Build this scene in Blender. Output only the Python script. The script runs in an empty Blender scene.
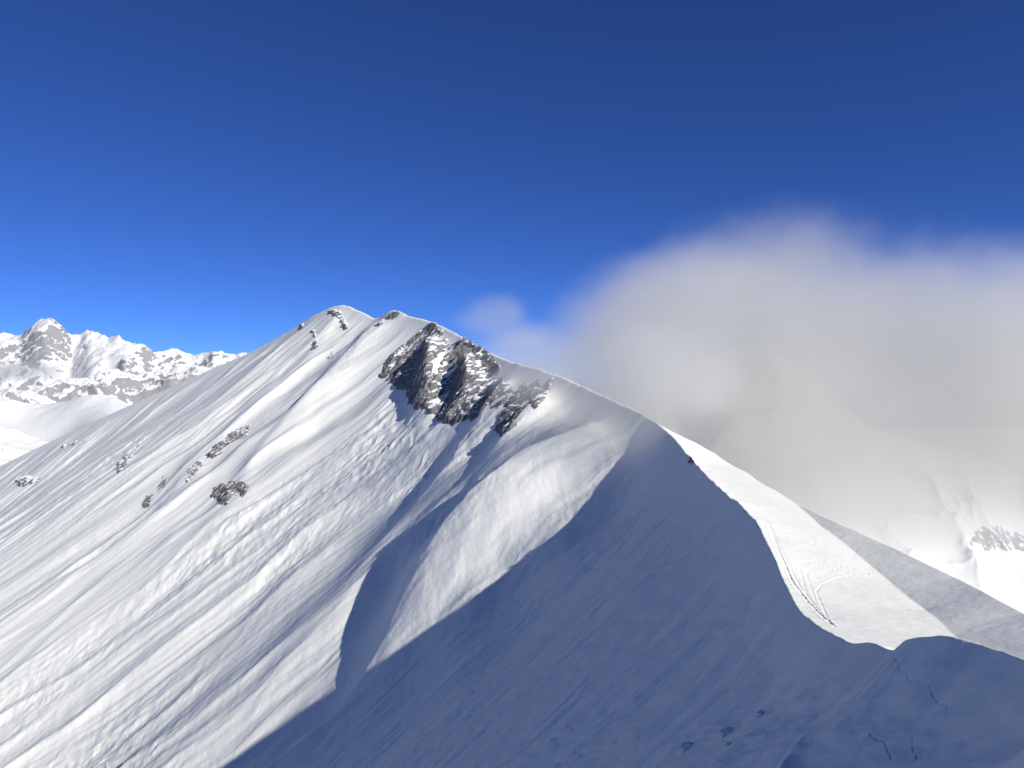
import bpy, math, random
import numpy as np
from mathutils import Vector

# ------------------------------------------------------------------ camera, light, exposure
scene = bpy.context.scene
C = scene.collection
F = 804.0                                   # focal length in pixels of a 1024 wide frame
CX, CY = 512.0, 384.0
cam_d = bpy.data.cameras.new('camera')
cam_d.sensor_width = 36.0
cam_d.lens = 36.0 * F / 1024.0
cam_d.clip_start = 0.3
cam_d.clip_end = 60000.0
cam = bpy.data.objects.new('camera', cam_d)
cam.location = (0, 0, 0)
cam.rotation_euler = (math.radians(90), 0, 0)
C.objects.link(cam)
scene.camera = cam

SUN_AZ = 127.0      # degrees clockwise from the view direction (+Y) towards +X
SUN_EL = 31.0
az, el = math.radians(SUN_AZ), math.radians(SUN_EL)
sun_dir = Vector((math.sin(az) * math.cos(el), math.cos(az) * math.cos(el), math.sin(el)))
sun_d = bpy.data.lights.new('sun', 'SUN')
sun_d.energy = 5.0
sun_d.angle = math.radians(0.5)
sun_d.color = (1.0, 0.96, 0.905)
sun = bpy.data.objects.new('sun', sun_d)
sun.rotation_euler = sun_dir.to_track_quat('Z', 'Y').to_euler()
C.objects.link(sun)

world = bpy.data.worlds.new('World')
scene.world = world
world.use_nodes = True
wn = world.node_tree.nodes; wl = world.node_tree.links
wn.clear()
sky = wn.new('ShaderNodeTexSky')
sky.sky_type = 'NISHITA'
sky.sun_disc = False
sky.sun_elevation = el
sky.sun_rotation = az
sky.altitude = 3000
sky.air_density = 0.6
sky.dust_density = 0.3
sky.ozone_density = 8.0
gam = wn.new('ShaderNodeGamma'); gam.inputs['Gamma'].default_value = 1.0
bg = wn.new('ShaderNodeBackground'); bg.inputs['Strength'].default_value = 0.10
wo = wn.new('ShaderNodeOutputWorld')
wl.new(sky.outputs[0], gam.inputs[0]); 
wb = wn.new('ShaderNodeMix'); wb.data_type = 'RGBA'; wb.blend_type = 'MULTIPLY'; wb.inputs[0].default_value = 1.0   # camera white balance of the sky
wb.inputs[7].default_value = (.52, .68, 1.0, 1)
wl.new(gam.outputs[0], wb.inputs[6]); wl.new(wb.outputs[2], bg.inputs[0]); wl.new(bg.outputs[0], wo.inputs[0])

scene.view_settings.view_transform = 'Standard'
scene.view_settings.look = 'None'
scene.view_settings.gamma = 1.0
scene.view_settings.exposure = 0.27
scene.view_settings.use_curve_mapping = False
scene.render.engine = 'CYCLES'
scene.cycles.use_denoising = True
scene.cycles.max_bounces = 6
scene.cycles.volume_bounces = 3
scene.cycles.volume_step_rate = 1.0
scene.cycles.volume_max_steps = 128

# ------------------------------------------------------------------ noise
_rng = np.random.RandomState(7)
_G = [(lambda a: (np.cos(a).astype(np.float32), np.sin(a).astype(np.float32)))(_rng.rand(256, 256) * 2 * np.pi) for _ in range(6)]
def perlin(x, y, seed=0):
    gx, gy = _G[seed % 6]
    x = np.asarray(x, np.float64) + 31.7 * seed; y = np.asarray(y, np.float64) + 17.3 * seed
    xi = np.floor(x).astype(np.int64); yi = np.floor(y).astype(np.int64)
    fx = (x - xi).astype(np.float32); fy = (y - yi).astype(np.float32)
    u = fx * fx * fx * (fx * (fx * 6 - 15) + 10); v = fy * fy * fy * (fy * (fy * 6 - 15) + 10)
    def g(i, j):
        a = (xi + i) & 255; b = (yi + j) & 255
        return gx[a, b] * (fx - i) + gy[a, b] * (fy - j)
    n0 = g(0, 0) * (1 - u) + g(1, 0) * u
    n1 = g(0, 1) * (1 - u) + g(1, 1) * u
    return (n0 * (1 - v) + n1 * v) * 1.5
def fbm(x, y, octv=4, seed=0, gain=0.5):
    s = 0; a = 1.0
    for k in range(octv):
        s = s + a * perlin(x * 2.03 ** k, y * 2.03 ** k, seed + k); a *= gain
    return s
def ridged(x, y, octv=5, seed=0, gain=0.5):
    s = 0; a = 1.0; w = 1.0
    for k in range(octv):
        n = 1 - np.abs(perlin(x * 2.07 ** k, y * 2.07 ** k, seed + k)) * 1.6
        n = np.clip(n, 0, 1) ** 2 * w
        s = s + a * n; w = np.clip(n * 1.6, 0, 1); a *= gain
    return s
def sstep(a, b, x):
    t = np.clip((x - a) / (b - a), 0, 1)
    return t * t * (3 - 2 * t)

# ------------------------------------------------------------------ the ridge, laid out in metres
def P(px, py, Y):
    return ((px - CX) / F * Y, Y, (CY - py) / F * Y)
crest_pts = [(-170, -190, 26), (-90, -95, 14), (-30, -32, 2), (-2, -3, -1.9), (9, 10, -5), (24, 30, -10.5), (37, 47, -16.6),
             P(1035, 662, 58), P(1003, 650, 62), P(985, 644, 64.5), P(957, 636, 67), P(930, 635, 70), P(912, 637, 72), P(905, 639, 73.2), P(901.5, 643, 74.2), P(897, 650, 75.6), P(875, 644, 80), P(850, 641, 87),
             P(823, 628, 98), P(800, 610, 112), P(785, 583, 130), P(770, 548, 152), P(755, 520, 180), P(722, 490, 235), P(705, 474, 275),
             P(690, 457, 315), P(674, 438, 350), P(662, 427, 375), P(650, 418, 396), P(635, 410, 414), P(620, 403, 430), P(600, 394, 452), P(570, 380, 487), P(540, 369, 525),
             P(510, 361, 570), P(480, 347, 625), P(455, 333, 678), P(430, 321, 732), P(410, 316, 770), P(392, 310, 805), P(378, 318, 830),
             P(360, 311, 868), P(340, 305, 910), P(318, 313, 940), P(290, 330, 970), P(256, 349, 1005), P(200, 374, 1060), P(130, 405, 1120),
             P(60, 437, 1190), P(0, 466, 1240), P(-80, 508, 1310), P(-220, 560, 1430), P(-420, 640, 1620)]
cp = np.array(crest_pts, np.float64)
def densify(p, step):
    out = []
    for i in range(len(p) - 1):
        p0 = p[max(i - 1, 0)]; p1 = p[i]; p2 = p[i + 1]; p3 = p[min(i + 2, len(p) - 1)]
        L = np.linalg.norm((p2 - p1)[:2])
        r = np.linalg.norm(0.5 * (p1 + p2)[:2])
        n = max(3, int(L / max(step * r / 400.0, 1.2)))
        # centripetal-like tangents keep the bends smooth with uneven spacing
        d1 = np.linalg.norm((p1 - p0)[:2]) or L; d3 = np.linalg.norm((p3 - p2)[:2]) or L
        m1 = L * ((p1 - p0) / d1 * L + (p2 - p1) / L * d1) / (d1 + L)
        m2 = L * ((p2 - p1) / L * d3 + (p3 - p2) / d3 * L) / (d3 + L)
        for t in np.arange(n) / n:
            out.append((2*t**3-3*t**2+1)*p1 + (t**3-2*t**2+t)*m1 + (-2*t**3+3*t**2)*p2 + (t**3-t**2)*m2)
    out.append(p[-1])
    return np.array(out)
CR = densify(cp, 3.0)
_l = np.concatenate([[0], np.cumsum(np.linalg.norm(np.diff(CR[:, :2], axis=0), axis=1))])
_n = np.where((CR[:, 1] > 50) & (CR[:, 1] < 120) & (CR[:, 0] > 0))[0]; _a, _b = _l[_n[0]], _l[_n[-1]]
_u = np.concatenate([np.arange(0, _a, 2.5), np.arange(_a, _b, .8), np.arange(_b, _b + 320, 2.5), np.arange(_b + 320, _l[-1], 4.0)])
CR = np.stack([np.interp(_u, _l, CR[:, i]) for i in range(3)], 1)
CS = np.concatenate([[0], np.cumsum(np.linalg.norm(np.diff(CR[:, :2], axis=0), axis=1))])
S0 = CS[np.argmin(np.hypot(CR[:, 0], CR[:, 1]))]
def s_at(Y):                                   # arc length where the ridge ahead reaches depth Y
    m = CS > S0
    return CS[m][np.argmin(np.abs(CR[m, 1] - Y))]
SA = s_at(60); SB = s_at(420)
KL = np.interp(CS, [0, SA, s_at(150), s_at(300), s_at(410), s_at(640), s_at(910), CS[-1]], [.74, .74, .84, .88, .85, .84, .74, .65])

# bench on the right of the near ridge: its crease and its outer edge, as points in metres
_m = (CS > S0) & (CR[:, 1] > 38) & (CR[:, 1] < 445)
_o = np.argsort(CR[_m][:, 1]); RX = CR[_m][_o, 0]; RY = CR[_m][_o, 1]; RZ = CR[_m][_o, 2]
BC = np.array([(44, 60, -22.6), (48, 75, -27.5), P(955, 635, 100), P(940, 622, 108), P(925, 610, 118), P(888, 580, 138), P(838, 540, 170), P(790, 500, 235), P(740, 470, 300), P(700, 445, 375), P(668, 430, 396)])
BL = np.array([(50, 60, -21.6), (56, 75, -25.5), P(1024, 613, 104), P(985, 592, 117.5), P(955, 577, 131), P(900, 550, 153), P(840, 524, 185.5), P(790, 500, 235.5), P(740, 470, 301), P(700, 445, 376), P(668, 430, 397)])

OX, OY = -850.0, 250.0                         # centre the fall lines run towards
fribs = []                                     # ribs along the fall lines: radius, bearing, height tables and the two widths
ribs = []                                      # (xy polyline, heights, width on the left, width on the right)
grooves = []
def seg_dist(x, y, pl):
    """distance, signed side and parameter to a polyline"""
    best = np.full(x.shape, 1e9, np.float32); side = np.zeros(x.shape, np.float32); par = np.zeros(x.shape, np.float32)
    for i in range(len(pl) - 1):
        ax, ay = pl[i][0], pl[i][1]; bx, by = pl[i + 1][0], pl[i + 1][1]
        dx, dy = bx - ax, by - ay; L2 = dx * dx + dy * dy + 1e-9
        t = np.clip(((x - ax) * dx + (y - ay) * dy) / L2, 0, 1)
        ex = x - (ax + t * dx); ey = y - (ay + t * dy)
        d = np.hypot(ex, ey); m = d < best
        best = np.where(m, d, best); side = np.where(m, np.sign(dx * (y - ay) - dy * (x - ax)), side); par = np.where(m, i + t, par)
    return best, side, par

def base(x, y):
    """raw cone-swept relief: height, arc length of the source, distance, side (+1 left)"""
    shp = x.shape; x = x.ravel().astype(np.float32); y = y.ravel().astype(np.float32)
    n = len(x); Z = np.empty(n, np.float32); S = np.empty(n, np.float32); D = np.empty(n, np.float32); SD = np.empty(n, np.float32)
    DN = np.empty(n, np.float32); SN = np.empty(n, np.float32)
    cx, cy, cz = [CR[:, i].astype(np.float32) for i in range(3)]
    nn_ = int(np.searchsorted(CS, SB)); n0_ = int(np.searchsorted(CS, S0))
    cidx = np.unique(np.concatenate([np.arange(0, n0_, 4), np.arange(n0_, nn_, 2), np.arange(nn_, len(CR), 4)]))
    hx, hy, hz, hk = cx[cidx], cy[cidx], cz[cidx], KL[cidx].astype(np.float32); hs_ = CS[cidx]
    wgt = np.gradient(hs_).astype(np.float32) / 14.0
    TT = 1.6
    nx = np.gradient(CR[:, 0]); ny = np.gradient(CR[:, 1])
    for a in range(0, n, 60000):
        b = min(n, a + 60000)
        X = x[a:b]; Y = y[a:b]
        d = np.sqrt((X[:, None] - hx) ** 2 + (Y[:, None] - hy) ** 2)
        i = cidx[np.argmin(d, 1)]
        # exact foot on the two neighbouring segments
        bd = np.full(b - a, 1e9, np.float32); bs = np.zeros(b - a, np.float32); bsd = np.ones(b - a, np.float32); bz = np.zeros(b - a, np.float32)
        for o in (-4, -3, -2, -1, 0, 1, 2, 3):
            j = np.clip(i + o, 0, len(CR) - 2)
            dx = cx[j + 1] - cx[j]; dy = cy[j + 1] - cy[j]
            t = np.clip(((X - cx[j]) * dx + (Y - cy[j]) * dy) / (dx * dx + dy * dy + 1e-9), 0, 1)
            ex = X - cx[j] - t * dx; ey = Y - cy[j] - t * dy; dd = np.hypot(ex, ey); m = dd < bd
            bd = np.where(m, dd, bd); bs = np.where(m, CS[j] + t * (CS[j + 1] - CS[j]), bs)
            bz = np.where(m, cz[j] + t * (cz[j + 1] - cz[j]), bz)
            bsd = np.where(m, np.sign(dx * (Y - cy[j]) - dy * (X - cx[j])), bsd)
        kk = np.interp(bs, CS, KL)
        # slope: slightly steeper under the crest, easing off lower down
        def prof(dist, kq): return kq * (dist + 10 * (1 - np.exp(-dist / 25.0)) - 0.00012 * np.minimum(dist, 900) ** 2)
        q = hz - prof(d, hk); im = np.argmax(q, 1); qm = q[np.arange(b - a), im]
        zc = qm + TT * np.log((np.exp((q - qm[:, None]) / TT) * wgt).sum(1) + 1e-9)
        zn = bz - prof(bd, kk)
        fd_ = sstep(0, 1, (bd - 2) / np.clip(.09 * np.hypot(X, Y), 5, 40))
        zl = zn + fd_ * (zc - zn)
        ism = bs; dm = bd
        # right side: bench dipping to a crease, a strip beyond it, then the steep back
        yc = np.clip(Y, 40, 430)
        x0 = np.interp(yc, RY, RX); z0 = np.interp(yc, RY, RZ)
        x1 = np.maximum(np.interp(yc, BC[:, 1], BC[:, 0]) + 1.1 * perlin(yc / 26, yc * 0, 3) * sstep(75, 110, yc), x0 + 2.2); z1 = np.interp(yc, BC[:, 1], BC[:, 2])
        z1 = np.minimum(z1, z0 - .35)
        x2 = np.maximum(np.interp(yc, BL[:, 1], BL[:, 0]), x1 + .5); z2 = np.interp(yc, BL[:, 1], BL[:, 2])
        zb = np.where(X < x1, z0 + (z1 - z0) * np.clip((X - x0) / (x1 - x0), 0, 1) ** .9,
             np.where(X < x2, z1 + (z2 - z1) * (X - x1) / (x2 - x1), z2 - .8 * (X - x2) - 6 * (1 - np.exp(-(X - x2) / 12.0))))
        wn_ = sstep(36, 50, Y) * (1 - sstep(400, 440, Y))
        zr = (bz - .7 * bd) * (1 - wn_) + zb * wn_
        Z[a:b] = np.where(bsd > 0, zl, zr); S[a:b] = np.where(bsd > 0, ism, bs); D[a:b] = np.where(bsd > 0, dm, bd); SD[a:b] = bsd
        DN[a:b] = bd; SN[a:b] = bs
    r = lambda q: q.reshape(shp)
    return r(Z), r(S), r(D), r(SD), r(DN), r(SN)

def height(x, y, detail=True, side=False):
    x = np.asarray(x, np.float64); y = np.asarray(y, np.float64)
    z, s, d, sd, dn, sn = base(x, y)
    left = sd > 0
    rr = np.hypot(x, y)
    # off-frame summit ridge on the right that throws its shade over the bench
    for pl, hs, k in casters:
        dd, _, par = seg_dist(x, y, pl)
        z = np.maximum(z, np.interp(par, np.arange(len(hs)), hs) - k * dd)
    for pl, hs, wl_, wr_, pw in ribs:
        pa = np.array(pl); mg = 3 * max(wl_, wr_)
        m = (x > pa[:, 0].min() - mg) & (x < pa[:, 0].max() + mg) & (y > pa[:, 1].min() - mg) & (y < pa[:, 1].max() + mg)
        if not m.any(): continue
        xm = x[m]; ym = y[m]
        dd, sid, par = seg_dist(xm, ym, pl)
        wob = 1 + .35 * perlin(xm / 30.0, ym / 30.0, 3)
        w = np.where(sid > 0, wl_, wr_) * wob
        hh = np.interp(par, np.arange(len(hs)), hs)
        zz = z[m]; zz += hh * np.exp(-(dd / w) ** pw) * sstep(0, 14, dn[m]); z[m] = zz
    if fribs:
        ux = np.arctan2(x - OX, y - OY) * -1000.0; rx = np.hypot(x - OX, y - OY)
        wob = 1 + .30 * perlin(x / 34.0, y / 34.0, 3); jog = 4 * perlin(x / 45., y / 45., 1) + 1.6 * perlin(x / 13., y / 13., 4)
        for rt_, ur, hr, wa, wb_, pw in fribs:
            q = (ux - np.interp(rx, rt_, ur)) * rx / 1000.0 + jog
            w = np.where(q > 0, wa, wb_) * wob
            z = z + np.interp(rx, rt_, hr, 0, 0) * np.exp(-(np.abs(q) / w) ** pw) * sstep(2, 22, dn) * left
    if not detail: return z
    far = sstep(350, 700, sn)                    # the big sunlit face
    amp = np.where(left, 1.0, 0.0)
    fade = sstep(0, 30, dn)
    ox, oy = -850.0, 250.0
    U = np.arctan2(x - ox, y - oy) * -1000.0; dl = np.hypot(x - ox, y - oy)
    S1 = U + 16 * fbm(x / 150, y / 150, 3, 1) + 3.5 * fbm(x / 34., y / 34., 2, 2)
    rough_ = sstep(-.3, .5, perlin(S1 / 110, dl / 400, 5))
    brk = .35 + .9 * sstep(-.45, .5, perlin(x / 75, y / 75, 4) + .4 * perlin(x / 30, y / 30, 1))
    calm = .30 + .85 * sstep(-.30, .42, perlin(x / 210 + 5.2, y / 210, 3) + .5 * perlin(x / 85, y / 85, 0))
    calm = calm * (1 - .5 * sstep(-720, -380, U))
    big = perlin(S1 / 78, dl / 330, 0) * 5.2 + ridged(S1 / 60 + 3.3, dl / 260, 2, 4) * 2.3 + fbm(x / 120, y / 120, 2, 2) * 2.2
    mid = (perlin(S1 / 25, dl / 110, 1) * 1.15 + ridged(S1 / 19, dl / 90, 3, 5) * .65 * (.35 + rough_)) * brk
    sml = (perlin(S1 / 8, dl / 42, 2) * .30 + perlin(S1 / 3.4, dl / 17, 3) * .16 * (.3 + rough_)) * (1.5 - .6 * brk)
    rough = sstep(-.25, .45, perlin(S1 / 130, dl / 500, 5) + .55 * sstep(-950, -1290, U))
    fin = (ridged(S1 / 8 + 1.2 * perlin(x / 15, y / 15, 3), dl / 20, 3, 1) * .30 + fbm(x / 7, y / 7, 3, 2) * .34) * rough * (1.4 - .6 * brk) * 1.5
    fl = sstep(-1465, -1330, U)
    z = z + amp * fade * ((big * (.25 + .75 * fl) + mid * calm * (.18 + .82 * fl)) + (sml + fin * fl) * calm * (.22 + .78 * fl))
    U2 = U + 1.6 * perlin(x / 24., y / 24., 5) + 5 * perlin(x / 90., y / 90., 0)
    z = z + amp * fade * fl * (.55 + .45 * rough_) * (perlin(U2 / 5.2, dl / 62, 4) * .42 + perlin(U2 / 2.3, dl / 30, 0) * .24 + perlin(U2 / 11, dl / 95, 1) * .5)
    # near slope: faint drift ribs
    nr = (1 - fl) * amp * sstep(0, 6, dn)
    z = z + nr * (fbm(U / 9 + .8 * perlin(x / 20, y / 20, 1), dl / 34, 3, 2) * .5 + fbm((x + .6 * y) / 2.2, (y - .6 * x) / 6.5, 4, 4) * .16 * sstep(600, 200, rr) * (.4 + sstep(-.3, .4, perlin(x / 22, y / 30, 3))) + fbm(x / 5, y / 9, 3, 1) * .16)
    # bench: wind texture
    rt = (~left) * sstep(1, 6, dn) * (1 - sstep(SB - 40, SB, sn))
    z = z + rt * (fbm(x / 14, y / 30, 3, 3) * .12)
    # crest wobble (cornice scallops)
    z = z + np.exp(-dn / 5.0) * (perlin(sn / 9, sn * 0, 2) * .35 + perlin(sn / 2.7, sn * 0, 4) * .14 + perlin(sn / 1.1, sn * 0, 5) * .07) * np.clip(rr / 150, .25, 1.2)
    for pl, dep, w in grooves:
        pa = np.array(pl); mg = 6 * w
        m = (x > pa[:, 0].min() - mg) & (x < pa[:, 0].max() + mg) & (y > pa[:, 1].min() - mg) & (y < pa[:, 1].max() + mg)
        if not m.any(): continue
        xm = x[m]; ym = y[m]
        dd, sid, par = seg_dist(xm, ym, pl)
        q = dd / w
        zz = z[m]; zz += (-dep * np.exp(-q ** 2) + .45 * dep * np.exp(-((q - 1.7) / .6) ** 2)) * (.7 + .5 * perlin(xm * 1.3, ym * 1.3, 2) + .5 * np.sin(ym * 7.0 + 2 * perlin(xm, ym, 1))); z[m] = zz
    return (z, sd) if side else z

casters = []

_h = height
def hit(px, py, y0=20, y1=4000, detail=False):
    """where the view ray through a photo point meets the relief"""
    Y = np.exp(np.linspace(math.log(y0), math.log(y1), 500))
    for _ in range(2):
        x = (px - CX) / F * Y; zr = (CY - py) / F * Y
        h = height(x, Y, detail)
        b = np.where(h >= zr)[0]
        i = b[0] if len(b) else len(Y) - 1
        Y = np.linspace(Y[max(i - 1, 0)], Y[i], 60)
    x = (px - CX) / F * Y[-1]
    return (x, Y[-1], (CY - py) / F * Y[-1])
def line(pts, **k): return [hit(a, b, **k)[:2] for a, b in pts]

ribs_px = [
    ([(618, 406), (596, 440), (556, 478), (524, 500), (476, 542), (436, 584), (408, 616), (382, 660), (340, 712)], [2, 9, 21, 29, 31, 28, 21, 14, 8], 24, 62, 1.5),
    ([(515, 372), (495, 410), (455, 460), (420, 505), (380, 550), (340, 595), (290, 650)], [5, 13, 8, 4, 3, 2, 0], 16, 28, 1.5),
    ([(560, 378), (545, 405), (520, 435), (490, 470)], [3, 10, 12, 4], 12, 26, 1.5),
    ([(440, 335), (428, 360), (425, 395), (420, 425)], [3, 14, 18, 2], 18, 26, 1.8),
    ([(465, 350), (470, 385), (460, 415)], [6, 16, 8], 20, 26, 1.8),
    ([(378, 318), (360, 345), (330, 380), (290, 425), (250, 470), (215, 520)], [2, 6, 9, 9, 7, 3], 22, 34, 1.6),
    ([(340, 308), (325, 340), (290, 380), (240, 425), (190, 480), (140, 540)], [2, 7, 9, 9, 8, 3], 26, 40, 1.6),
]
ribs_px.append(([(672, 446), (640, 478), (600, 512), (510, 575), (400, 650), (300, 710), (200, 768)], [-2, -6, -9, -10, -10, -10, -8], 45, 28, 1.15))
for pts, hs, a, b, pw in ribs_px:
    h_ = np.array([hit(a_, b_, y0=200)[:2] for a_, b_ in pts])
    rho = np.hypot(h_[:, 0] - OX, h_[:, 1] - OY); uu = np.arctan2(h_[:, 0] - OX, h_[:, 1] - OY) * -1000.0
    o_ = np.argsort(rho); rho = rho[o_]; uu = uu[o_]; hh = np.array(hs, float)[o_]
    rt_ = np.arange(rho[0] - 90, rho[-1] + 60, 3.0)
    ur = np.interp(rt_, rho, uu); hr = np.interp(rt_, np.concatenate([[rho[0] - 60], rho, [rho[-1] + 30]]), np.concatenate([[0], hh, [hh[-1] * .6]]))
    kr = np.exp(-(np.arange(-8, 9) / 4.0) ** 2); kr /= kr.sum()
    ur = np.convolve(np.pad(ur, 8, 'edge'), kr, 'valid'); hr = np.convolve(np.pad(hr, 8, 'edge'), kr, 'valid')
    fribs.append((rt_, ur, hr, a, b, pw))

tracks_px = [
    ([(742, 499), (757, 503), (775, 505), (790, 507), (798, 512)], .13, .40), ([(776, 531), (790, 530.5), (802, 531), (812, 535), (830, 541)], .13, .34),
    ([(784, 549), (795, 548), (815, 543)], .12, .32), ([(788, 562), (810, 561), (830, 562), (850, 568), (868, 574)], .12, .28),
    ([(790, 569), (815, 568), (840, 572), (862, 575)], .10, .26), ([(784, 556), (806, 562), (826, 570), (850, 566)], .10, .26),
    ([(816, 592), (822, 584), (836, 578), (852, 575), (868, 574)], .14, .26), ([(816, 592), (822, 606), (830, 622)], .10, .22),
    ([(768, 522), (774, 536), (780, 552), (785, 565), (796, 588), (806, 600), (818, 612), (832, 624)], .16, .26),
    ([(772, 528), (779, 545), (788, 563), (800, 586), (812, 602), (826, 618)], .12, .22),
    ([(786, 560), (800, 564), (816, 560), (834, 566), (852, 563), (872, 572)], .11, .24), ([(796, 574), (812, 573), (828, 576), (846, 572)], .09, .22), ([(764, 517), (770, 530), (777, 547), (782, 560), (792, 580), (803, 596), (815, 609), (836, 627)], .12, .3),
    ([(800, 570), (804, 585), (808, 598), (816, 610)], .10, .2), ([(806, 572), (811, 588), (815, 600)], .08, .2)]
for pts, dep, w in tracks_px:
    grooves.append((line(pts, y0=70, y1=600), dep * .8, w * .6))
cracks_px = [
    ([(893, 655), (899, 663), (900, 670), (893, 678), (888, 684)], .22, .10), ([(905, 671), (909, 679), (919, 681), (930, 683), (932, 691), (944, 703), (949, 708), (947, 717), (936, 727), (924, 735), (913, 742), (913, 750), (918, 757), (908, 768)], .22, .10),
    ([(868, 732), (876, 738), (885, 744), (887, 753), (892, 762)], .22, .10), ([(862, 694), (852, 702), (842, 710)], .14, .10), ([(818, 720), (800, 728), (770, 738)], .14, .14)]
for pts, dep, w in cracks_px:
    grooves.append((line(pts, y0=15, y1=200), dep * .32, w * .7))
ribs.append((line([(820, 720), (806, 738), (792, 756), (780, 775)], y0=15, y1=200), [.1, .55, .75, .7], 1.0, .35, 1.6))

# ------------------------------------------------------------------ mesh helpers and materials
def mesh_grid(name, X, Y, Z, mat, attr=None):
    nr, nc = X.shape
    me = bpy.data.meshes.new(name)
    co = np.stack([X, Y, Z], -1).reshape(-1, 3).astype(np.float32)
    me.vertices.add(len(co)); me.vertices.foreach_set('co', co.ravel())
    i = np.arange(nr * nc).reshape(nr, nc)
    q = np.stack([i[:-1, :-1], i[:-1, 1:], i[1:, 1:], i[1:, :-1]], -1).reshape(-1, 4).astype(np.int32)
    me.loops.add(q.size); me.loops.foreach_set('vertex_index', q.ravel())
    me.polygons.add(len(q)); me.polygons.foreach_set('loop_start', np.arange(0, q.size, 4, dtype=np.int32))
    me.update(calc_edges=True)
    me.polygons.foreach_set('use_smooth', np.ones(len(q), bool))
    if attr:
        for k, v in attr.items():
            at = me.attributes.new(k, 'FLOAT', 'POINT'); at.data.foreach_set('value', v.ravel().astype(np.float32))
    me.materials.append(mat)
    ob = bpy.data.objects.new(name, me); C.objects.link(ob)
    return ob

def new_mat(name):
    m = bpy.data.materials.new(name); m.use_nodes = True
    nt = m.node_tree; return m, nt, nt.nodes['Principled BSDF']
def snow_material(name, tint=(.81, .81, .735), bump=.5, scale=.55, rock=False):
    m, nt, b = new_mat(name)
    N = nt.nodes; L = nt.links
    tc = N.new('ShaderNodeNewGeometry')
    n1 = N.new('ShaderNodeTexNoise'); n1.inputs['Scale'].default_value = scale; n1.inputs['Detail'].default_value = 6
    L.new(tc.outputs['Position'], n1.inputs['Vector'])
    bp = N.new('ShaderNodeBump'); bp.inputs['Strength'].default_value = bump; bp.inputs['Distance'].default_value = .25
    L.new(n1.outputs['Fac'], bp.inputs['Height']); L.new(bp.outputs['Normal'], b.inputs['Normal'])
    n2 = N.new('ShaderNodeTexNoise'); n2.inputs['Scale'].default_value = .02; n2.inputs['Detail'].default_value = 4
    L.new(tc.outputs['Position'], n2.inputs['Vector'])
    mx = N.new('ShaderNodeMix'); mx.data_type = 'RGBA'
    L.new(n2.outputs['Fac'], mx.inputs[0])
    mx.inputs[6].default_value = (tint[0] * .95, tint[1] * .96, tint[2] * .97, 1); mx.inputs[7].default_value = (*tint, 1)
    out = mx.outputs[2]
    if rock:
        at = N.new('ShaderNodeAttribute'); at.attribute_name = 'rock'
        rn = N.new('ShaderNodeTexNoise'); rn.inputs['Scale'].default_value = rock; rn.inputs['Detail'].default_value = 8
        L.new(tc.outputs['Position'], rn.inputs['Vector'])
        add = N.new('ShaderNodeMath'); add.operation = 'ADD'; L.new(at.outputs['Fac'], add.inputs[0]); L.new(rn.outputs['Fac'], add.inputs[1])
        rp = N.new('ShaderNodeValToRGB'); rp.color_ramp.elements[0].position = .93; rp.color_ramp.elements[1].position = 1.07
        L.new(add.outputs[0], rp.inputs[0])
        m2 = N.new('ShaderNodeMix'); m2.data_type = 'RGBA'
        L.new(rp.outputs[0], m2.inputs[0]); L.new(out, m2.inputs[6]); m2.inputs[7].default_value = (.25, .25, .255, 1)
        out = m2.outputs[2]
    L.new(out, b.inputs['Base Color'])
    b.inputs['Roughness'].default_value = .75
    b.inputs['Specular IOR Level'].default_value = .15
    return m
def struct(o, kind='structure'):
    o['kind'] = kind; return o
def tag(o, label, cat, group=None):
    o['label'] = label; o['category'] = cat
    if group: o['group'] = group
    return o

SNOW = snow_material('snow')
# ------------------------------------------------------------------ main ridge mesh on a polar grid
import os
Q = float(os.environ.get('TQ', '1')) if False else 1.0
th_c = np.arctan((np.linspace(-60, 1084, 1100) - CX) / F)
th = np.concatenate([np.linspace(-1.35, th_c[0], 90)[:-1], th_c, np.linspace(th_c[-1], 2.9, 260)[1:]])
r = np.exp(np.concatenate([np.linspace(math.log(2.5), math.log(45), 160)[:-1], np.linspace(math.log(45), math.log(115), 460)[:-1], np.linspace(math.log(115), math.log(1500), 1050)[:-1], np.linspace(math.log(1500), math.log(2600), 40)]))
R, T = np.meshgrid(r, th, indexing='ij')
GX = R * np.sin(T); GY = R * np.cos(T)
GZ = height(GX, GY)
ridge = struct(mesh_grid('snow_ridge_terrain', GX, GY, GZ, SNOW))
ridge['label'] = 'snow covered mountain ridge and wide fluted face'

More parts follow.
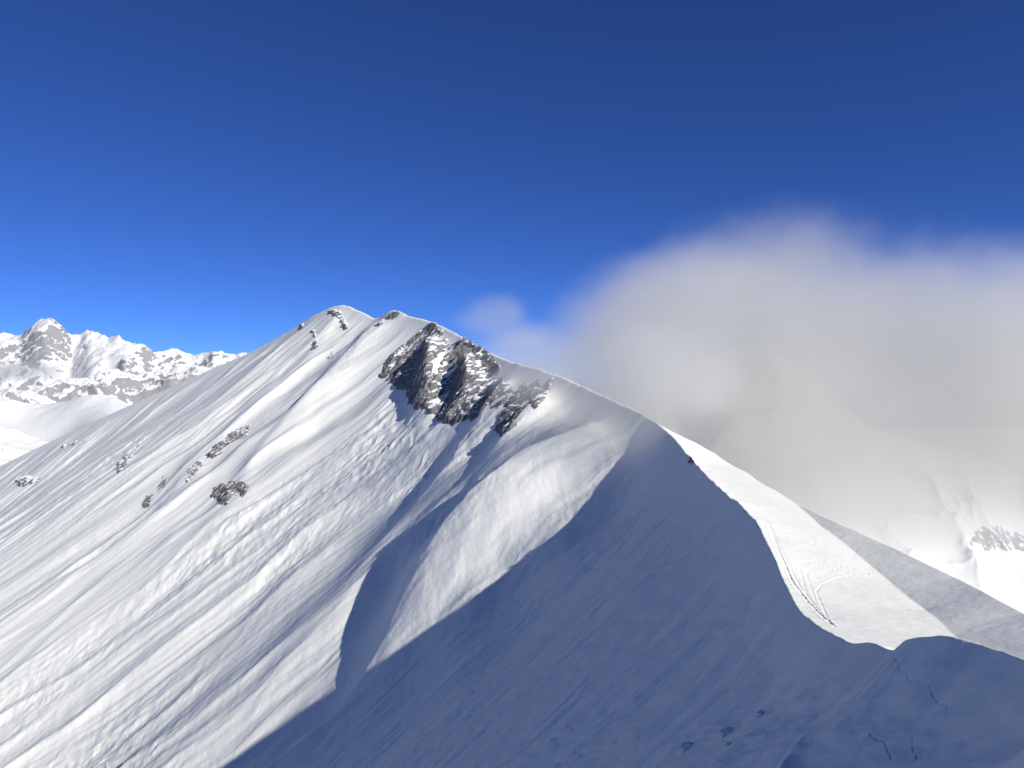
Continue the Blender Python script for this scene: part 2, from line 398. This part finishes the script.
# ------------------------------------------------------------------ rock outcrops standing out of the snow
def rock_material():
    m, nt, b = new_mat('rock')
    N = nt.nodes; L = nt.links
    g = N.new('ShaderNodeNewGeometry')
    n1 = N.new('ShaderNodeTexNoise'); n1.inputs['Scale'].default_value = .35; n1.inputs['Detail'].default_value = 8
    L.new(g.outputs['Position'], n1.inputs['Vector'])
    cr = N.new('ShaderNodeValToRGB'); e = cr.color_ramp.elements
    e[0].position = .35; e[0].color = (.075, .075, .075, 1); e[1].position = .66; e[1].color = (.22, .217, .21, 1)
    L.new(n1.outputs['Fac'], cr.inputs[0])
    n2 = N.new('ShaderNodeTexNoise'); n2.inputs['Scale'].default_value = .17; n2.inputs['Detail'].default_value = 7
    L.new(g.outputs['Position'], n2.inputs['Vector'])
    sp = N.new('ShaderNodeSeparateXYZ'); L.new(g.outputs['True Normal'], sp.inputs[0])
    ad = N.new('ShaderNodeMath'); ad.operation = 'MULTIPLY_ADD'; ad.inputs[1].default_value = .55
    L.new(n2.outputs['Fac'], ad.inputs[0]); L.new(sp.outputs['Z'], ad.inputs[2])
    rp = N.new('ShaderNodeMapRange'); rp.inputs['From Min'].default_value = 1.05; rp.inputs['From Max'].default_value = 1.11
    L.new(ad.outputs[0], rp.inputs['Value'])
    mx = N.new('ShaderNodeMix'); mx.data_type = 'RGBA'; L.new(rp.outputs[0], mx.inputs[0]); L.new(cr.outputs[0], mx.inputs[6]); mx.inputs[7].default_value = (.84, .85, .87, 1)
    L.new(mx.outputs[2], b.inputs['Base Color'])
    bp = N.new('ShaderNodeBump'); bp.inputs['Strength'].default_value = .6; bp.inputs['Distance'].default_value = .6
    L.new(n1.outputs['Fac'], bp.inputs['Height']); L.new(bp.outputs['Normal'], b.inputs['Normal'])
    b.inputs['Roughness'].default_value = .9
    return m
ROCK = rock_material()
def poly_sd(px, py, poly):
    d = np.full(px.shape, 1e9); ins = np.zeros(px.shape, bool)
    for i in range(len(poly)):
        ax, ay = poly[i]; bx, by = poly[(i + 1) % len(poly)]
        dx, dy = bx - ax, by - ay
        t = np.clip(((px - ax) * dx + (py - ay) * dy) / (dx * dx + dy * dy + 1e-9), 0, 1)
        d = np.minimum(d, np.hypot(px - ax - t * dx, py - ay - t * dy))
        c = ((ay > py) != (by > py)) & (px < (bx - ax) * (py - ay) / (by - ay + 1e-12) + ax)
        ins ^= c
    return np.where(ins, d, -d)
def outcrop(name, poly, amp, fill, label, group=None, seed=0, soft=2.5, cat='rock outcrop'):
    hp = np.array([hit(a, b, y0=50) for a, b in poly])
    mn = hp[:, :2].min(0) - 6; mx_ = hp[:, :2].max(0) + 6
    ext = max(mx_ - mn); st = max(.25, min(1.1, ext / 60))
    if hp[:, 1].mean() < 400: st = .12
    gx = np.arange(mn[0], mx_[0], st); gy = np.arange(mn[1], mx_[1], st)
    X, Y = np.meshgrid(gx, gy)
    H, SDE = height(X, Y, side=True)
    sd = poly_sd(X / Y * F + CX, CY - H / Y * F, poly)
    k = min(24.0, max(st * 6, ext * .22))
    fu = np.arctan2(X + 850, Y - 250) * 1000.0; fd = np.hypot(X + 850, Y - 250)
    nz = ridged(fu / (k * .7) + seed, fd / (k * 1.3), 4, seed, .42) * .75 - .6 + .55 * perlin(X / (k * .8), Y / (k * 1.1), seed + 1) + .2 * perlin(X / (k * .25), Y / (k * .25), seed + 2)
    bump = amp * (np.clip(sd / soft, -1.6, 1) * .55 + (fill - .5) + nz * .9)
    stp = amp * .28
    bump = .5 * bump + .5 * (np.floor(bump / stp) + sstep(.3, .9, bump / stp - np.floor(bump / stp))) * stp
    jx = st * .35 * perlin(X / st / 1.7, Y / st / 1.7, 2); jy = st * .35 * perlin(X / st / 1.7, Y / st / 1.7, 3)
    bump = bump * .6 - .12 * amp * np.clip(1 - sd / soft, 0, 1)
    Z = H + np.clip(bump, -1.5 * st - .6, amp * 1.6)
    keep = (bump > -.35 * amp) & (SDE > 0)
    nr, nc = X.shape; idx = np.arange(nr * nc).reshape(nr, nc)
    q = np.stack([idx[:-1, :-1], idx[:-1, 1:], idx[1:, 1:], idx[1:, :-1]], -1).reshape(-1, 4)
    q = q[keep.ravel()[q].any(1)]
    if len(q) == 0: return None
    # pieces that touch: the largest is the outcrop, the rest are its loose rocks
    lab = np.arange(nr * nc)
    while True:
        mnl = lab[q].min(1); new = lab.copy()
        np.minimum.at(new, q.ravel(), np.repeat(mnl, 4)); new = new[new]
        if (new == lab).all(): break
        lab = new
    fl_ = lab[q[:, 0]]; ids, cnt = np.unique(fl_, return_counts=True); order = np.argsort(-cnt)
    allco = np.stack([X + jx, Y + jy, Z], -1).reshape(-1, 3)
    root = None
    for r_, oi in enumerate(order[:40]):
        if r_ and cnt[oi] < 12: break
        qq = q[fl_ == ids[oi]]
        u, inv = np.unique(qq.ravel(), return_inverse=True)
        co = allco[u]; c0 = co.mean(0); c0[2] = co[:, 2].min()
        nm = name if r_ == 0 else 'loose_rock'
        me = bpy.data.meshes.new(nm); me.from_pydata((co - c0).tolist(), [], inv.reshape(-1, 4).tolist()); me.update()
        me.materials.append(ROCK)
        o = bpy.data.objects.new(nm, me); C.objects.link(o)
        if r_ == 0: root = o; o.location = c0; base0 = c0
        else: o.parent = root; o.location = c0 - base0
    return tag(root, label, cat, group)
G1 = 'rock outcrops breaking through the snow face'
outcrop('rock_crag', [(374, 376), (390, 356), (412, 336), (424, 328), (432, 320), (449, 334), (446, 348), (432, 362), (436, 376), (432, 404), (410, 410), (404, 394), (390, 384)], 5.0, .56, 'broad dark crag with snow streaks just below the crest right of the second peak', G1, 1)
outcrop('rock_crag', [(440, 366), (450, 340), (462, 337), (486, 350), (500, 364), (506, 384), (490, 404), (474, 420), (452, 425), (434, 419), (422, 408), (428, 388)], 6.0, .62, 'largest crag, dark lower cliffs patched with snow, in the middle of the summit face', G1, 2)
outcrop('rock_crag', [(495, 433), (500, 414), (510, 400), (524, 386), (536, 380), (544, 384), (532, 400), (522, 414), (514, 428), (503, 437)], 5.5, .72, 'dark wedge shaped crag with a snowy top, just right of the largest crag', G1, 3)
outcrop('rock_outcrop', [(486, 408), (494, 388), (506, 380), (516, 386), (508, 400), (496, 412)], 3.0, .50, 'scattered small dark rocks between the largest crag and the wedge shaped crag', G1, 4)
outcrop('rock_outcrop', [(526, 400), (540, 374), (556, 377), (548, 396), (534, 410)], 3.0, .42, 'thin line of broken rocks running up to the crest right of the wedge shaped crag', G1, 5)
outcrop('rock_outcrop', [(204, 456), (211, 448), (222, 440), (234, 431), (247, 424), (252, 428), (244, 437), (228, 446), (214, 460)], 3.6, .66, 'long slanting dark rock band above the triangular outcrop', G1, 0)
outcrop('rock_outcrop', [(211, 497), (214, 488), (226, 483), (240, 482), (248, 487), (246, 497), (238, 494), (230, 500), (226, 506)], 4.2, .74, 'dark triangular outcrop alone in the middle of the white face', G1, 1)
outcrop('rock_outcrop', [(114, 473), (118, 461), (128, 453), (135, 456), (128, 466), (120, 474)], 3.0, .55, 'small speckled outcrop high on the left part of the face', G1, 2)
outcrop('rock_outcrop', [(14, 480), (26, 475), (40, 478), (32, 484), (20, 488)], 3.4, .72, 'flat dark outcrop nearest the left edge', G1, 3)
outcrop('rock_outcrop', [(139, 511), (146, 495), (154, 493), (150, 506)], 2.6, .58, 'narrow upright rock fin below the speckled outcrop', G1, 4)
outcrop('rock_outcrop', [(155, 492), (163, 476), (170, 476), (166, 488)], 2.2, .50, 'small grey rock fin between the upright fin and the slanting band', G1, 5)
outcrop('rock_outcrop', [(320, 313), (331, 308), (341, 311), (347, 320), (349, 331), (344, 330), (338, 320), (329, 314)], 2.8, .58, 'curved rim of dark rock on the rounded highest summit', G1, 0)
outcrop('rock_outcrop', [(308, 328), (316, 330), (320, 342), (314, 350), (305, 356), (302, 352), (311, 346), (313, 338)], 2.6, .55, 'lower curved string of rocks below the highest summit', G1, 1)
outcrop('rock_outcrop', [(297, 324), (303, 322), (304, 328), (299, 329)], 2.6, .75, 'small dark rock on the left shoulder of the highest summit', G1, 2)
outcrop('rock_outcrop', [(325, 357), (332, 352), (338, 353), (330, 359)], 2.4, .62, 'tiny rock below the string of rocks, under the highest summit', G1, 3)
outcrop('rock_outcrop', [(375, 326), (384, 315), (393, 309), (402, 312), (396, 319), (386, 321), (380, 328)], 3.2, .60, 'sunlit rocky tip of the second peak on the crest', G1, 4)
outcrop('rock_outcrop', [(180, 480), (188, 466), (200, 458), (205, 464), (196, 476), (186, 484)], 1.8, .30, 'loose scatter of little rocks between the slanting band and the triangular outcrop', G1, 5)
outcrop('boulder', [(70, 445), (74, 442), (79, 443), (76, 447), (72, 447)], 2.6, .8, 'right one of two tiny dark boulders high on the left skyline slope', G1, 0, cat='boulder')
outcrop('boulder', [(60, 447), (63, 444), (67, 445), (64, 449)], 1.8, .7, 'left one of two tiny dark boulders high on the left skyline slope', G1, 1, cat='boulder')
outcrop('boulder', [(688, 462), (689, 456), (694, 455), (697, 459), (694, 463)], 1.0, .9, 'lone dark boulder on the corniced crest where shade meets sunlit snow', None, 2, 1.5, cat='boulder')

# ------------------------------------------------------------------ clods of hard snow on the shaded slope
import bmesh
def snow_block(px, py, wpx, hpx, label, seed):
    p = np.array(hit(px, py, y0=15, y1=300, detail=True))
    m = p[1] / F; w = wpx * m * .75; h = hpx * m * .6
    rnd = random.Random(seed)
    bm = bmesh.new(); bmesh.ops.create_cube(bm, size=1)
    for v in bm.verts:
        v.co.x = v.co.x * w * rnd.uniform(.7, 1.1); v.co.y = v.co.y * w * .8 * rnd.uniform(.7, 1.1); v.co.z = (v.co.z + .05) * h * rnd.uniform(.75, 1.1)
    bmesh.ops.bevel(bm, geom=bm.edges[:], offset=.26 * min(w, h), segments=2, affect='EDGES')
    bmesh.ops.subdivide_edges(bm, edges=bm.edges[:], cuts=2, use_grid_fill=True)
    for v in bm.verts:
        v.co += v.normal * .12 * h * float(perlin(v.co.x * 6 / w + seed, v.co.y * 6 / w + v.co.z * 5 / h, 1))
    me = bpy.data.meshes.new('snow_block'); bm.to_mesh(me); bm.free(); me.materials.append(SNOW)
    o = bpy.data.objects.new('snow_block', me); o.location = p; o.rotation_euler = (.15, -.35, rnd.uniform(-.5, .9)); C.objects.link(o)
    return tag(o, label, 'snow block', 'hard snow blocks lying on the shaded slope')
snow_block(687, 748, 20, 13, 'leftmost and largest of the hard snow blocks at the bottom of the shaded slope', 1)
snow_block(727, 733, 22, 10, 'flat slab of hard snow, second from the left at the bottom of the shaded slope', 2)
snow_block(729, 745, 10, 9, 'small snow block just below the flat slab', 3)
snow_block(761, 715, 12, 11, 'pointed snow block, uppermost of the blocks on the shaded slope', 4)

# ------------------------------------------------------------------ distant ranges
def ranges(px0, px1, ncol, rr, specs, rough_px=None):
    pxs = np.linspace(px0, px1, ncol); rs = rr
    RR, PX = np.meshgrid(rs, pxs, indexing='ij')
    tanx = (PX - CX) / F
    Yd = RR; X = tanx * Yd
    Z = np.full(X.shape, -3000.0); rock = np.full(X.shape, -1.0)
    for D, prof, kf, kb, na, nf, rk, seed in specs:
        pp = np.array(prof, float)
        wob = D * (1 + .04 * perlin(X / (D * .09), Yd * 0, seed))
        sw = 2 if D > 5000 else 9
        top = (CY - sum(np.interp(PX + o_ * sw, pp[:, 0], pp[:, 1]) for o_ in (-1.5, -1, -.5, 0, .5, 1, 1.5)) / 7) / F * D
        dist = Yd - wob
        rg = ridged(X / nf + .25 * perlin(X / nf / .7, Yd / nf / .7, 2), Yd / nf, 7, seed, .50)
        env = np.exp(-(dist / (nf * .25)) ** 2)
        z = top - np.where(dist < 0, -kf * dist, kb * dist) + (rg - .9) * na * (1 - .75 * env) + env * na * .12 * fbm(X / (nf * .1), Yd / (nf * .1), 4, seed + 1)
        m = z > Z
        Z = np.where(m, z, Z)
        rock = np.where(m, rk, rock)
    return X, Yd, Z, rock

specsL = [
    (10500, [(-400, 340), (-100, 332), (0, 326), (20, 330), (33, 323), (46, 318.5), (58, 326), (70, 337), (90, 334), (108, 342), (125, 339), (142, 341), (152, 349), (170, 344), (184, 346), (196, 350), (214, 344), (228, 350), (245, 347), (262, 352), (400, 360)], .55, .6, 360, 2600, 1, 1),
    (7600, [(-400, 372), (-100, 352), (0, 352), (30, 362), (60, 372), (85, 366), (105, 358), (130, 362), (160, 362), (195, 356), (215, 362), (300, 372)], .5, .6, 380, 2100, 1, 2),
    (5200, [(-400, 380), (-60, 392), (10, 388), (45, 402), (90, 412), (200, 420), (300, 430)], .35, .5, 150, 700, .8, 3),
    (3600, [(-400, 402), (-60, 398), (0, 397), (30, 404), (60, 403), (80, 396), (97, 393), (118, 398), (140, 410), (170, 425), (300, 450)], .30, .5, 22, 900, 0, 4),
    (2700, [(-400, 395), (-60, 410), (0, 426), (30, 436), (60, 446), (200, 500)], .45, .5, 30, 500, .3, 5),
]
rr = np.exp(np.linspace(math.log(1900), math.log(14500), 900))
X, Yd, Z, rk = ranges(-330, 330, 900, rr, specsL)
# rock shows where the slope is steep
gy, gx = np.gradient(Z); dY = np.gradient(Yd, axis=0); dX = np.gradient(X, axis=1)
sl = np.hypot(gy / dY, gx / dX)
rockv = np.where(rk > .5, sstep(.5, 1.5, sl) * .46 * rk + .10 + .16 * perlin(X / 1100, Yd / 1600, 3), np.where(rk > .1, sstep(.7, 1.3, sl) * .5, 0))
SNOW_FAR = snow_material('distant_snow_and_rock', tint=(.68, .69, .67), bump=.0, scale=.05, rock=.016)
dm = struct(mesh_grid('distant_mountains', X, Yd, Z, SNOW_FAR, {'rock': rockv}))

specsR = [
    (2600, [(300, 470), (560, 450), (620, 415), (660, 385), (700, 360), (740, 347), (775, 350), (810, 368), (845, 405), (880, 432), (930, 444), (981, 455), (1024, 480), (1200, 560), (1400, 600)], .62, .7, 34, 420, 1, 3),
]
rr = np.linspace(1300, 3600, 600)
X, Yd, Z, rk = ranges(380, 1400, 760, rr, specsR)
gy, gx = np.gradient(Z); dY = np.gradient(Yd, axis=0); dX = np.gradient(X, axis=1)
sl = np.hypot(gy / dY, gx / dX)
rpx = CX + F * X / Yd; rpy = CY - F * Z / Yd
rockv = .50 * sstep(0, 8, poly_sd(rpx, rpy, [(965, 545), (978, 524), (1000, 524), (1040, 540), (1040, 556), (1010, 552), (985, 552)]) + 4)
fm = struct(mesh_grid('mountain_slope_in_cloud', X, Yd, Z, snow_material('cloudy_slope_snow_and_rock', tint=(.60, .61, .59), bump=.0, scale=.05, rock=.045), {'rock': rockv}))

# valley floor under everything, out to the horizon
g = np.linspace(-40000, 40000, 60)
gx, gyy = np.meshgrid(g, g)
vf = struct(mesh_grid('valley_ground', gx, gyy, -2200 + 60 * perlin(gx / 9000, gyy / 9000, 1), snow_material('valley_snow', bump=0, scale=.01)))

# ------------------------------------------------------------------ clouds
def cloud(name, blobs, D, nscale, label, lo=-.02, hi=.62, amp=1.15, color=(.775, .77, .745), aniso=.2):
    """closed box whose air holds a cloud: soft ellipsoids broken up by noise"""
    mn = np.array([1e9] * 3); mx_ = -mn
    bl = []
    for px, py, Y, rpx, rpy, ry, w in blobs:
        c = np.array(P(px, py, Y)); rad = np.array([rpx / F * Y, ry, rpy / F * Y])
        bl.append((c, rad, w)); mn = np.minimum(mn, c - rad * 1.35); mx_ = np.maximum(mx_, c + rad * 1.35)
    bpy.ops.mesh.primitive_cube_add(size=1)
    o = bpy.context.object; o.name = name
    me = o.data; me.name = name
    for v in me.vertices:
        v.co = Vector([mn[i] + (v.co[i] + .5) * (mx_[i] - mn[i]) for i in range(3)])
    m = bpy.data.materials.new(name + '_vapour'); m.use_nodes = True
    nt = m.node_tree; N = nt.nodes; L = nt.links; N.clear()
    out = N.new('ShaderNodeOutputMaterial'); pv = N.new('ShaderNodeVolumePrincipled')
    pv.inputs['Color'].default_value = (*color, 1); pv.inputs['Anisotropy'].default_value = aniso
    L.new(pv.outputs[0], out.inputs['Volume'])
    tc = N.new('ShaderNodeTexCoord'); pos = tc.outputs['Object']
    def math_(op, a, b=None, c=None):
        n = N.new('ShaderNodeMath'); n.operation = op
        for i, v in enumerate((a, b, c)):
            if v is None: continue
            if isinstance(v, (int, float)): n.inputs[i].default_value = v
            else: L.new(v, n.inputs[i])
        return n.outputs[0]
    tot = None
    for c, rad, w in bl:
        mp = N.new('ShaderNodeVectorMath'); mp.operation = 'SUBTRACT'; L.new(pos, mp.inputs[0]); mp.inputs[1].default_value = c
        dv = N.new('ShaderNodeVectorMath'); dv.operation = 'DIVIDE'; L.new(mp.outputs[0], dv.inputs[0]); dv.inputs[1].default_value = rad
        ln = N.new('ShaderNodeVectorMath'); ln.operation = 'LENGTH'; L.new(dv.outputs[0], ln.inputs[0])
        f = math_('MULTIPLY', math_('MAXIMUM', math_('SUBTRACT', 1.0, ln.outputs['Value']), -0.9), w)
        tot = f if tot is None else math_('SMOOTH_MAX', tot, f, .25)
    n1 = N.new('ShaderNodeTexNoise'); n1.inputs['Scale'].default_value = 1 / nscale; n1.inputs['Detail'].default_value = 5; n1.inputs['Roughness'].default_value = .6
    sh = N.new('ShaderNodeVectorMath'); sh.operation = 'ADD'; L.new(pos, sh.inputs[0]); sh.inputs[1].default_value = (140, 60, -90); L.new(sh.outputs[0], n1.inputs['Vector'])
    nn = math_('MULTIPLY', math_('SUBTRACT', n1.outputs['Fac'], .5), amp)
    f = math_('ADD', tot, nn)
    mr = N.new('ShaderNodeMapRange'); mr.interpolation_type = 'SMOOTHSTEP'
    mr.inputs['From Min'].default_value = lo; mr.inputs['From Max'].default_value = hi; mr.inputs['To Max'].default_value = D
    L.new(f, mr.inputs['Value']); L.new(mr.outputs[0], pv.inputs['Density'])
    me.materials.clear(); me.materials.append(m)
    o['kind'] = 'stuff'; o['label'] = label
    return o
cloud('cloud', [(745, 382, 1250, 190, 165, 380, 1), (900, 385, 1300, 230, 165, 380, 1), (1090, 410, 1300, 250, 150, 380, 1),
                (640, 365, 1050, 120, 110, 240, 1), (672, 310, 1120, 95, 75, 240, 1), (545, 362, 1000, 110, 50, 150, .8), (790, 478, 1250, 240, 98, 330, 1)],
      .0058, 260, 'large grey cloud spilling over the ridge')

cloud('mist_wisp', [(497, 316, 980, 44, 30, 70, 1), (472, 322, 960, 30, 18, 50, .8), (520, 335, 980, 45, 22, 60, .9)], .0045, 60, 'thin torn wisp of mist above the crest left of the cloud')
cloud('ridge_mist', [(652, 372, 392, 62, 58, 42, 1), (700, 385, 372, 60, 50, 40, .9), (640, 432, 385, 52, 36, 36, 1), (588, 408, 420, 60, 38, 40, 1), (535, 382, 485, 55, 30, 45, .9)], .014, 70, 'faint mist blowing across the crest below the cloud')
cloud('valley_mist', [(8, 371, 6000, 62, 12, 500, 1), (-60, 372, 6000, 62, 14, 500, 1)], .0016, 500, 'flat grey bank of mist in the valley under the far peaks')
